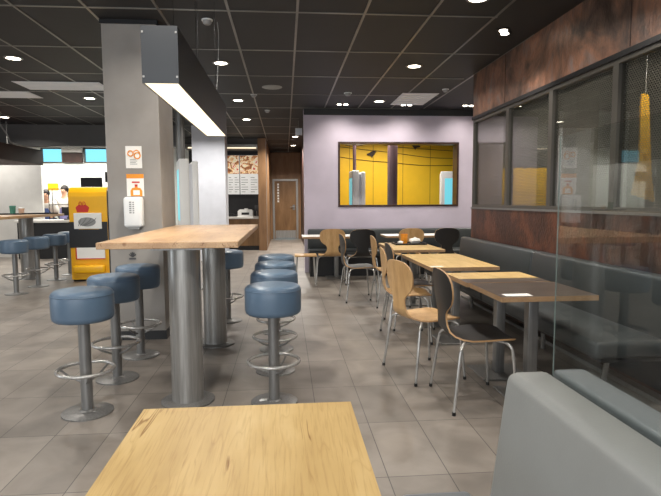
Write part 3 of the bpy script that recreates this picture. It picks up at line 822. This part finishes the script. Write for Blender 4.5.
def make_chair(face):
    t = thing('ply_chair', 'x', 'chair')
    obj('seat', shell_rows(0, SPLIT), [face, M['ply_edge']], t, True, 35)
    obj('backrest', shell_rows(SPLIT, len(PATH) - 1), [face, M['ply_edge']], t, True, 35)
    for sx in (1, -1):
        for sy in (1, -1):
            if sx > 0: pts = [(.04, .05, .427), (.10, .13, .427), (.145, .190, .422), (.168, .215, .398), (.176, .222, .36), (.205, .252, .01)]
            else: pts = [(-.04, .05, .427), (-.09, .13, .427), (-.125, .190, .425), (-.150, .222, .402), (-.160, .230, .36), (-.205, .262, .01)]
            pts = [(x, sy * y, z) for x, y, z in pts]
            bm = bm_new(); add_tube(bm, catmull(pts[:5], 5) + [Vector(pts[5])], .0095, 10); lg = obj('leg', bm, M['chrome'], t, True)
            bm = bm_new(); p = pts[5]; add_cyl(bm, p[0], p[1], .012, 0, .022, 12); obj('foot_cap', bm, M['black'], lg, True)
    bm = bm_new(); add_box(bm, -.06, .06, -.07, .07, .418, .429, .003, 1); obj('mounting_plate', bm, M['steel_dark'], t)
    return t
cw, cb = make_chair(M['ply']), make_chair(M['ply_dark'])
first = {0: cw, 1: cb}; used = set()
def chair(kind, x, y, deg, label, group):
    r_ = first[kind]
    if kind not in used:
        used.add(kind); r_.location = (x, y, 0); r_.rotation_euler.z = R(deg); tag(r_, label, None, group)
    else: dup(r_, (x, y, 0), R(deg), label, group)
G1, G2 = 'chairs along the bench tables', 'chairs at the back bench tables'
chair(1, 1.215, 3.345, 0, 'black ply chair with metal legs at the half-dark table', G1)
chair(0, 1.035, 3.92, 15, 'light wood ply chair right behind the black chair, turned slightly', G1)
chair(0, 1.13, 4.95, -4, 'light wood ply chair half hidden behind another wood chair at the long oak table', G1)
chair(1, 1.285, 5.48, 0, 'black ply chair pushed under the long oak table', G1)
chair(0, 1.31, 6.62, 0, 'light wood ply chair seen edge-on at the tray table', G1)
chair(1, .955, 7.0, 4, 'black ply chair standing free in the aisle beside the tray table', G1)
chair(0, .735, 8.53, 90, 'light wood ply chair with its back to us at left back table', G2)
chair(1, 1.19, 8.37, 90, 'black ply chair with its back to us at left back table', G2)
chair(0, 1.985, 8.50, 90, 'light wood ply chair with its back to us at right back table', G2)
chair(1, 2.56, 8.50, 90, 'black ply chair with its back to us at right back table', G2)
t = thing('low_stool', 'low wooden stool with metal legs left of the wood chair at the back', 'stool', (.31, 8.35, 0))
boxobj('seat', (-.17, .17, -.16, .16, .45, .475), M['ply'], t, .006)
for sx in (-1, 1):
    for sy in (-1, 1):
        bm = bm_new(); add_tube(bm, [(sx * .13, sy * .12, .45), (sx * .155, sy * .145, 0)], .009, 8); obj('leg', bm, M['chrome'], t, True)

# ------------------------------------------------------------------ benches
t = thing('wall_bench', 'long dark grey upholstered bench along the brown wall', 'bench')
for a, b in ((4.905, 7.0), (2.85, 4.895), (.9, 2.84)):
    bm = bm_new(); add_box(bm, 2.30, 2.44, a, b, .40, .823, .03, 3)
    for v in bm.verts:
        if v.co.x < 2.37 and v.co.z > .7: v.co.x += .04
    obj('back_cushion', bm, M['leather_dark'], t, True)
for a, b in ((4.905, 7.0), (3.0, 4.895)):
    bm = bm_new(); add_box(bm, 1.85, 2.32, a, b, .345, .45, .025, 3); obj('seat_cushion', bm, M['leather_dark'], t, True)
boxobj('back_board', (2.44, 2.49, .9, 7.0, .05, .81), M['dark_wall'], t)
boxobj('seat_board', (1.90, 2.44, 3.02, 6.98, .32, .345), M['black'], t)
for y in (3.5, 4.4, 5.3, 6.2, 6.85):
    bm = bm_new(); add_tube(bm, [(2.146, y - .17, .32), (2.252, y + .05, 0)], .02, 10); obj('leg', bm, M['chrome'], t, True)
sbox('baseboard_right', (2.36, 2.37, .9, 6.98, .0, .03), M['steel'])
t = thing('wall_bench', 'dark grey upholstered bench along the lavender wall', 'bench')
bm = bm_new(); add_box(bm, .40, 4.0, 9.58, 9.72, .40, .80, .03, 3); obj('back_cushion', bm, M['leather_dark'], t, True)
bm = bm_new(); add_box(bm, .40, 4.0, 9.12, 9.60, .35, .45, .025, 3); obj('seat_cushion', bm, M['leather_dark'], t, True)
boxobj('plinth', (.42, 3.98, 9.18, 9.70, 0, .35), M['black'], t)

# near booth seats, back to back, and the glass screen between them
t = thing('booth_seat', 'light grey upholstered booth seat, its back rising at the lower right', 'booth seat')
bm = bm_new()
add_prism(bm, [(.534, .40), (.710, .40), (.710, .850), (.590, .850)], 'y', -.6, 1.37)
bmesh.ops.bevel(bm, geom=bm.edges[:], offset=.026, segments=4, profile=.5, affect='EDGES')
bk = obj('backrest', bm, M['leather_light'], t, True)
bm = bm_new()
for off in (.0, .008): add_tube(bm, [(.5925 - off * .4, -.55, .834 - off * 1.2), (.5925 - off * .4, 1.30, .834 - off * 1.2)], .0016, 6)
obj('stitch_seam', bm, M['leather_light'], bk, True)
bm = bm_new(); add_box(bm, .325, .54, -.6, 1.49, .36, .45, .02, 3); obj('seat_cushion', bm, M['leather_mid'], t, True)
boxobj('plinth', (.37, .66, -.58, 1.34, 0, .40), M['black'], t)
t = thing('booth_seat', 'darker grey booth seat backing onto the light one beyond the glass', 'booth seat')
bm = bm_new()
add_prism(bm, [(.7215, .42), (.905, .42), (.812, .85), (.7215, .85)], 'y', -.6, 1.37)
bmesh.ops.bevel(bm, geom=bm.edges[:], offset=.012, segments=3, profile=.5, affect='EDGES')
obj('backrest', bm, M['leather_mid'], t, True)
bm = bm_new(); add_box(bm, .86, 1.12, -.6, 1.36, .36, .45, .02, 3); obj('seat_cushion', bm, M['leather_mid'], t, True)
boxobj('plinth', (.74, 1.08, -.58, 1.34, 0, .40), M['black'], t)
t = thing('glass_screen', 'clear upright glass screen standing between the two booth backs', 'glass screen')
bm = bm_new(); add_box(bm, .7135, .717, -.55, 1.352, .30, 1.475)
for f_ in bm.faces:
    f_.normal_update(); f_.material_index = 1 if f_.normal.y > .9 else 0
obj('glass_pane', bm, [M['glass'], M['glass_edge']], t)
bm = bm_new(); add_box(bm, .711, .7195, -.55, 1.355, 0, .30); obj('floor_rail', bm, M['blackmetal'], t)

# ------------------------------------------------------------------ yellow toy stand
t = thing('display_stand', 'tall yellow display stand with black band and red box emblem', 'display stand', (-3.235, 9.12, 0))
W = .30
prof = [(0, .03), (0, 1.40), (.012, 1.47), (.04, 1.525), (.09, 1.55), (.14, 1.555), (.14, 1.52), (.10, 1.515), (.06, 1.49), (.04, 1.45), (.03, 1.38), (.03, .03)]
bm = bm_new(); add_prism(bm, prof, 'x', -W, W); obj('front_panel', bm, M['yellowgloss'], t)
boxobj('body', (-W + .01, W + .0, .031, .27, .0, 1.50), M['black'], t, .01)
bm = bm_new(); add_prism(bm, [(-W - .005, .56), (W + .005, .56), (W + .005, .985), (W * .62, .985), (W * .58, .86), (-W * .52, .86), (-W * .55, .985), (-W - .005, .985)], 'y', -.02, -.001); obj('black_band', bm, M['black'], t)
bm = bm_new(); add_box(bm, -.22, .22, -.032, -.012, .87, 1.13, .004, 1); pk = obj('paper_pocket', bm, M['paper'], t)
bm = bm_new()
add_prism(bm, [(.14 * math.cos(2 * PI * k / 20) - .01, .985 + .075 * math.sin(2 * PI * k / 20)) for k in range(20)], 'y', -.034, -.0315)
for q in range(4): add_tube(bm, catmull([(-.15 + q * .03, -.034, .92), (-.12 + q * .07, -.034, .99 + .01 * (q % 2)), (-.10 + q * .08, -.034, 1.05)], 4), .004, 5, mat=1)
obj('picture', bm, [M['grey_print'], M['darkgrey_print']], pk)
bm = bm_new(); add_box(bm, -.20, .25, -.022, -.001, .38, .56, .004, 1); lp = obj('lower_pocket', bm, M['paper'], t)
bm = bm_new()
for d in ((-.21, .255, -.03, -.022, .365, .38), (-.215, -.20, -.03, -.022, .365, .56)): add_box(bm, *d)
obj('red_border', bm, M['red'], lp)
bm = bm_new(); add_box(bm, -.25, .25, -.10, -.001, .14, .27, .03, 3); obj('tray_ledge', bm, M['yellowgloss'], t, True)
bm = bm_new()
add_prism(bm, [(-.17, 1.145), (.0, 1.145), (.025, 1.22), (-.0, 1.245), (-.04, 1.27), (-.07, 1.255), (-.10, 1.255), (-.13, 1.27), (-.17, 1.245), (-.19, 1.22)], 'y', -.008, -.001); em = obj('red_emblem', bm, M['red'], t)
bm = bm_new()
for cx_ in (-.115, -.055): add_tube(bm, catmull([(cx_ - .024, -.006, 1.25), (cx_ - .016, -.006, 1.30), (cx_, -.006, 1.315), (cx_ + .016, -.006, 1.30), (cx_ + .024, -.006, 1.25)], 4), .005, 6)
obj('emblem_handle', bm, M['red'], em)

# ------------------------------------------------------------------ things on the pillar
YP = PY0 - .001
t = thing('wall_poster', 'white poster with two orange circles on the concrete pillar, upper one', 'poster', (-1.39, YP, 1.62), 0, 'posters on the pillar')
boxobj('sheet', (-.073, .073, -.003, 0, 0, .203), M['paper'], t)
bm = bm_new()
for cx_, cz_, r_ in ((-.028, .135, .024), (.032, .115, .027)): add_tube(bm, [(cx_ + r_ * math.cos(a), -.004, cz_ + r_ * math.sin(a)) for a in [2 * PI * k / 16 for k in range(16)]], .006, 6, True)
add_tube(bm, catmull([(.0, -.004, .15), (.03, -.004, .165), (.055, -.004, .14), (.055, -.004, .10)], 4), .005, 6)
obj('orange_circle', bm, M['orange'], t)
bm = bm_new()
for q in range(4): add_box(bm, -.035, .03 - .012 * (q % 2), -.004, -.002, .035 + q * .014, .041 + q * .014)
obj('printed_lines', bm, M['grey_print'], t)
t = thing('wall_poster', 'white poster with orange header and bottle on the concrete pillar, lower one', 'poster', (-1.385, YP, 1.362), 0, 'posters on the pillar')
boxobj('sheet', (-.078, .078, -.003, 0, 0, .205), M['paper'], t)
bm = bm_new(); add_box(bm, -.078, .078, -.0045, -.0028, .165, .205); obj('orange_header', bm, M['orange'], t)
bm = bm_new(); add_prism(bm, [(-.045, 0), (.062, 0), (.062, .05), (.045, .075), (.02, .08), (.02, .11), (-.005, .11), (-.005, .08), (-.03, .075), (-.045, .05)], 'y', -.0045, -.0028); bt = obj('orange_bottle', bm, M['orange'], t)
bm = bm_new(); add_box(bm, -.02, .038, -.006, -.0045, .012, .055); obj('bottle_label', bm, M['paper'], bt)
bm = bm_new(); add_box(bm, -.03, .04, -.0045, -.0028, .122, .136); add_box(bm, -.004, .02, -.0055, -.0028, .088, .108); obj('red_mark', bm, M['red'], t)
t = thing('wall_mounted_dispenser', 'white wall-mounted sanitizer dispenser below the posters', 'dispenser', (-1.393, YP, 1.055))
bm = bm_new(); add_box(bm, -.083, .083, -.10, 0, .02, .30, .025, 4); obj('housing', bm, M['white'], t, True)
bm = bm_new(); add_box(bm, -.05, .05, -.085, -.02, 0, .025, .006); obj('nozzle', bm, M['grey_print'], t)
bm = bm_new()
for q in range(6): add_box(bm, -.028, -.008, -.1015, -.099, .15 + q * .019, .162 + q * .019)
for q in range(6): add_box(bm, .002, .016, -.1015, -.099, .15 + q * .019, .160 + q * .019)
obj('printed_lines', bm, M['grey_print'], t)
bm = bm_new()
for a in range(5):
    an = R(30 + 30 * a); add_tube(bm, [(0, 0, 0), (.035 * math.cos(an), 0, .045 * math.sin(an))], .006, 5)
add_box(bm, -.03, .03, -.003, .003, -.025, -.01)
o = obj('pillar_decal', bm, M['darkgrey_print']); o.location = (-1.435, YP - .002, .795); tag(o, 'small dark sprig decal on the concrete pillar under the table edge', 'decal')

# ------------------------------------------------------------------ self-order kiosks
def make_kiosk(both=True):
    t = thing('order_kiosk', 'x', 'kiosk')
    for s, hh in ((-1, 1.93), (1, 1.90)):
        bm = bm_new(); add_box(bm, -.165 if s < 0 else .022, -.022 if s < 0 else .11, -.30, .30, .55, hh, .02, 3); bd = obj('housing', bm, M['white'], t, True)
        xs_ = -.165 if s < 0 else .11
        boxobj('screen', (min(xs_, xs_ + s * .001), max(xs_, xs_ + s * .001), -.26, .22, 1.03, 1.78), M['screen'], bd)
    boxobj('spine', (-.024, .024, -.275, .275, .3, 1.86), M['greyboard'], t)
    boxobj('pedestal', (-.12, .12, -.24, .24, .02, .56), M['white'], t, .01)
    boxobj('base_plate', (-.22, .22, -.32, .32, 0, .02), M['steel_dark'], t, .004)
    return t
k0 = make_kiosk(); k0.location = (-1.44, 8.3, 0); k0.rotation_euler.z = R(14)
tag(k0, 'white double-sided order kiosk with cyan screen behind the tall oak table', None, 'order kiosks')
dup(k0, (1.55, 11.3, 0), R(0), 'white order kiosk in the yellow room, under the thin pole', 'order kiosks')
dup(k0, (3.69, 11.5, 0), R(80), 'white order kiosk in the yellow room, cut by the opening edge', 'order kiosks')

# ------------------------------------------------------------------ ceiling fittings and lights
def area(name, loc, size, power, col=(1, .945, .87), rot=(0, 0, 0), shape='DISK', sy=None, spread=150):
    l = bpy.data.lights.new(name, 'AREA'); l.energy = power; l.color = col; l.shape = shape; l.size = size
    if sy: l.size_y = sy
    l.spread = R(spread)
    o = bpy.data.objects.new(name, l); C.objects.link(o); o.location = loc; o.rotation_euler = rot
    return o
def make_downlight():
    t = thing('ceiling_downlight', 'x', 'downlight')
    bm = bm_new(); add_lathe(bm, [(.075, -.004), (.075, -.010), (.098, -.010), (.104, -.001), (.075, -.001)], seg=28); obj('trim_ring', bm, M['tbar'], t, True)
    bm = bm_new(); add_lathe(bm, [(0, -.006), (.075, -.006), (.075, -.002), (0, -.002)], seg=28); obj('diffuser', bm, M['dl_panel'], t)
    return t
d0 = make_downlight()
DL = [(-.742, 6.62, 'round downlight over the aisle side of the pendant, first of its row'), (-.742, 8.99, 'round downlight second in the row right of the pendant'), (-.75, 11.05, 'round downlight third in the row right of the pendant'),
      (1.595, 4.41, 'round downlight over the long oak table, cut by the photo top'), (1.60, 6.62, 'round downlight above the tray table'), (1.58, 8.95, 'round downlight before the lavender wall'),
      (-3.07, 6.55, 'bright round downlight at the upper left photo edge'), (-3.07, 8.95, 'round downlight beside the pillar in the left area'), (-5.38, 11.0, 'round downlight above the brown canopy'),
      (.40, 13.9, 'nearer of two corridor downlights'), (.38, 16.1, 'farther of two corridor downlights, before the door'),
      (-.742, 2.1, None), (1.595, 2.1, None), (-3.07, 4.3, None), (-3.07, 2.1, None), (-5.4, 8.9, None), (-5.4, 6.6, None), (-.742, -.3, None), (1.6, -.3, None), (-3.07, -.3, None), (-5.4, 4.3, None), (-.742, 4.41, None)]  # last entry is an added lamp without fixture, no downlight hangs there
PW = 19.
for i, (x, y, lab) in enumerate(DL):
    if lab and x > .3 and 13 < y: x -= .12
    if lab:
        if i == 0: d0.location = (x, y, ZC); tag(d0, lab, None, 'round ceiling downlights')
        else: dup(d0, (x, y, ZC), 0, lab, 'round ceiling downlights')
    area('downlight_lamp', (x, y, ZC - .03), .14, PW if y < 12 else 85.)
def double_spot(x, y, rz, label):
    t = thing('twin_spotlight', label, 'spotlight', (x, y, ZC), rz, 'twin ceiling spotlights')
    bm = bm_new(); add_box(bm, -.12, .12, -.06, .06, -.008, -.001, .003, 1); obj('housing', bm, M['blackmetal'], t)
    for s in (-.055, .055):
        bm = bm_new(); add_lathe(bm, [(0, -.012), (.038, -.012), (.038, -.007), (0, -.007)], s, 0, 20); obj('lamp_lens', bm, M['dl_panel'], t)
def spot(loc, target, power, ang=75, blend=.8, col=(1, .93, .84)):
    l = bpy.data.lights.new('spot_lamp', 'SPOT'); l.energy = power; l.spot_size = R(ang); l.spot_blend = blend; l.color = col; l.shadow_soft_size = .05
    o = bpy.data.objects.new('spot_lamp', l); C.objects.link(o); o.location = loc
    o.rotation_euler = (Vector(target) - Vector(loc)).to_track_quat('-Z', 'Y').to_euler()
double_spot(2.16, 5.24, R(60), 'twin spotlight near the copper wall')
spot((2.16, 5.24, ZC - .03), (2.24, 5.24, 0), 60, 95)
spot((2.16, 3.2, ZC - .03), (2.24, 3.2, 0), 60, 95)
for x, lab in ((1.0, 'twin spotlight at the top of the lavender wall, left of two'), (2.11, 'twin spotlight at the top of the lavender wall, right of two')):
    double_spot(x, 9.25, 0, lab); spot((x, 9.25, ZC - .03), (x, 9.75, 1.5), 34, 125, 1.)
double_spot(3.2, 9.25, 0, 'twin spotlight at the end of the copper wall'); spot((3.2, 9.25, ZC - .03), (3.2, 9.75, 1.5), 34, 125, 1.)
def vent(x, y, w, d, label):
    t = thing('ceiling_vent', label, 'ceiling vent', (x, y, ZC), 0, 'pale ceiling vents')
    boxobj('vent_panel', (-w / 2, w / 2, -d / 2, d / 2, -.012, -.008), M['greyboard'], t)
    bm = bm_new()
    for q in range(6): add_box(bm, -w / 2 + .03, w / 2 - .03, -d / 2 + d * (q + .5) / 6 - .012, -d / 2 + d * (q + .5) / 6 + .012, -.018, -.012)
    obj('slat', bm, M['white'], t)
vent(2.10, 8.72, .57, 1.0, 'pale square vent in the dark ceiling before the lavender wall')
vent(-3.1, 8.02, 1.15, .55, 'pale ceiling vent beside the concrete pillar')
vent(-4.35, 8.70, 1.15, .5, 'pale ceiling vent at the left photo edge')
bm = bm_new(); add_lathe(bm, [(0, -.012), (.13, -.012), (.145, -.006), (.145, -.001), (0, -.001)], seg=32); o = obj('ceiling_speaker', bm, M['grey_print'], smooth=True); o.location = (-.167, 7.95, ZC); tag(o, 'round grey ceiling speaker in the dark panels', 'speaker')
def detector(x, y, label, r_=.05):
    t = thing('smoke_detector', label, 'smoke detector', (x, y, ZC), 0, 'smoke detectors')
    bm = bm_new(); add_lathe(bm, [(0, -.012), (r_, -.012), (r_, -.001), (0, -.001)], seg=20); obj('base', bm, M['white'], t, True)
    bm = bm_new(); add_lathe(bm, [(0, -.045), (r_ * .55, -.045), (r_ * .8, -.03), (r_ * .8, -.012), (0, -.012)], seg=20); obj('sensor_head', bm, M['grey_print'], t, True)
detector(-.684, 5.09, 'smoke detector above the pendant lamp')
detector(-.46, 8.5, 'smoke detector beside the round ceiling speaker')
detector(-.30, 9.95, 'smoke detector farther along behind the round speaker')
detector(.98, 8.3, 'smoke detector between the wall spotlights and vent', .06)
detector(2.40, 7.95, 'sprinkler-like detector at the end of the copper wall')
t = thing('hanging_sign', 'small pale hanging sign at the corridor mouth', 'sign', (.30, 11.2, 2.72)); boxobj('sign_panel', (-.07, .07, -.012, .012, -.06, .08), M['greyboard'], t)
bm = bm_new(); add_tube(bm, [(0, 0, .08), (0, 0, ZC - 2.72 - .001)], .006, 6); obj('hanging_rod', bm, M['steel_dark'], t)
bm = bm_new(); add_tube(bm, catmull([(-.60, 5.15, ZC - .001), (-.59, 5.14, ZC - .15), (-.60, 5.10, 2.5), (-.62, 5.08, 2.216)], 8), .0025, 6)
tag(obj('lamp_cable', bm, M['grey_print'], smooth=True), 'thin cable running from the ceiling to the pendant lamp', 'cable')

# other lamps and added fill: kitchen, yellow room, side room, corridor counter
area('kitchen_lamp', (-5.2, 13.9, ZC - .03), 2.6, 120, (1, .97, .9), shape='RECTANGLE', sy=.8)
area('play_room_lamp', (2.0, 11.2, ZC - .03), 1.6, 64, (1, .96, .88), shape='RECTANGLE', sy=.6)
area('side_room_light', (4.5, 6.5, ZC - .03), .5, 48, (1, .93, .82))
area('side_room_light', (3.4, 4.6, ZC - .03), .4, 30, (1, .93, .82))  # extra unseen light, added to brighten the yellow pennant
area('side_room_light', (4.6, 9.0, ZC - .03), .5, 48, (1, .93, .82))
area('partition_fill', (-6.9, 12.75, ZC - .03), 1.6, 34, (1, .97, .92), shape='RECTANGLE', sy=.3)  # unseen light added to brighten the partition face
area('canopy_fill', (-5.75, 10.6, 2.10), .5, 45, (1, .96, .88), shape='RECTANGLE', sy=2.6)  # light added under the canopy to brighten the partition
area('column_fill', (-1.75, 10.9, ZC - .03), .3, 34, (1, .97, .94))  # added light with no fixture, brightens the grey column
area('menu_lamp', (-1.4, 14.2, 2.66), 1.2, 8, (1, .95, .88), shape='RECTANGLE', sy=.15)
area('pendant_glow', (-.635, 4.05, 1.915), .17, 14, (1, .96, .86), shape='RECTANGLE', sy=2.2)
# daylight of the street windows on the left; behind the camera an added fill light
area('street_window_daylight', (-8.3, 3.0, 1.6), 6.0, 150, (.82, .91, 1.0), (0, R(-90), 0), 'RECTANGLE', 2.0, 170)
area('rear_fill', (-2.5, -3.2, 1.7), 7.0, 190, (.92, .96, 1.0), (R(90), 0, 0), 'RECTANGLE', 1.8, 170)

# ------------------------------------------------------------------ world, camera, view
w = bpy.data.worlds.new('World'); bpy.context.scene.world = w; w.use_nodes = True
w.node_tree.nodes['Background'].inputs['Color'].default_value = (.24, .70, .92, 1)
w.node_tree.nodes['Background'].inputs['Strength'].default_value = 1.5

cam = bpy.data.cameras.new('Camera'); cam.sensor_fit = 'HORIZONTAL'; cam.sensor_width = 36; cam.lens = 534.4 / 661 * 36; cam.clip_start = .05
co = bpy.data.objects.new('Camera', cam); C.objects.link(co)
yaw, pit, rol = R(4.82), R(-5.05), R(-.3)
fv = Vector((math.sin(yaw) * math.cos(pit), math.cos(yaw) * math.cos(pit), math.sin(pit)))
rv = Vector((math.cos(yaw), -math.sin(yaw), 0)); uv = rv.cross(fv)
r2 = rv * math.cos(rol) + uv * math.sin(rol); u2 = uv * math.cos(rol) - rv * math.sin(rol)
m = Matrix((r2, u2, -fv)).transposed().to_4x4(); m.translation = Vector((0, 0, 1.31))
co.matrix_world = m
sc = bpy.context.scene; sc.camera = co
sc.view_settings.view_transform = 'Standard'; sc.view_settings.look = 'None'; sc.view_settings.gamma = 1; sc.view_settings.exposure = 0.22
sc.cycles.use_denoising = True
sc.cycles.transparent_max_bounces = 16
sc.cycles.sample_clamp_indirect = 6
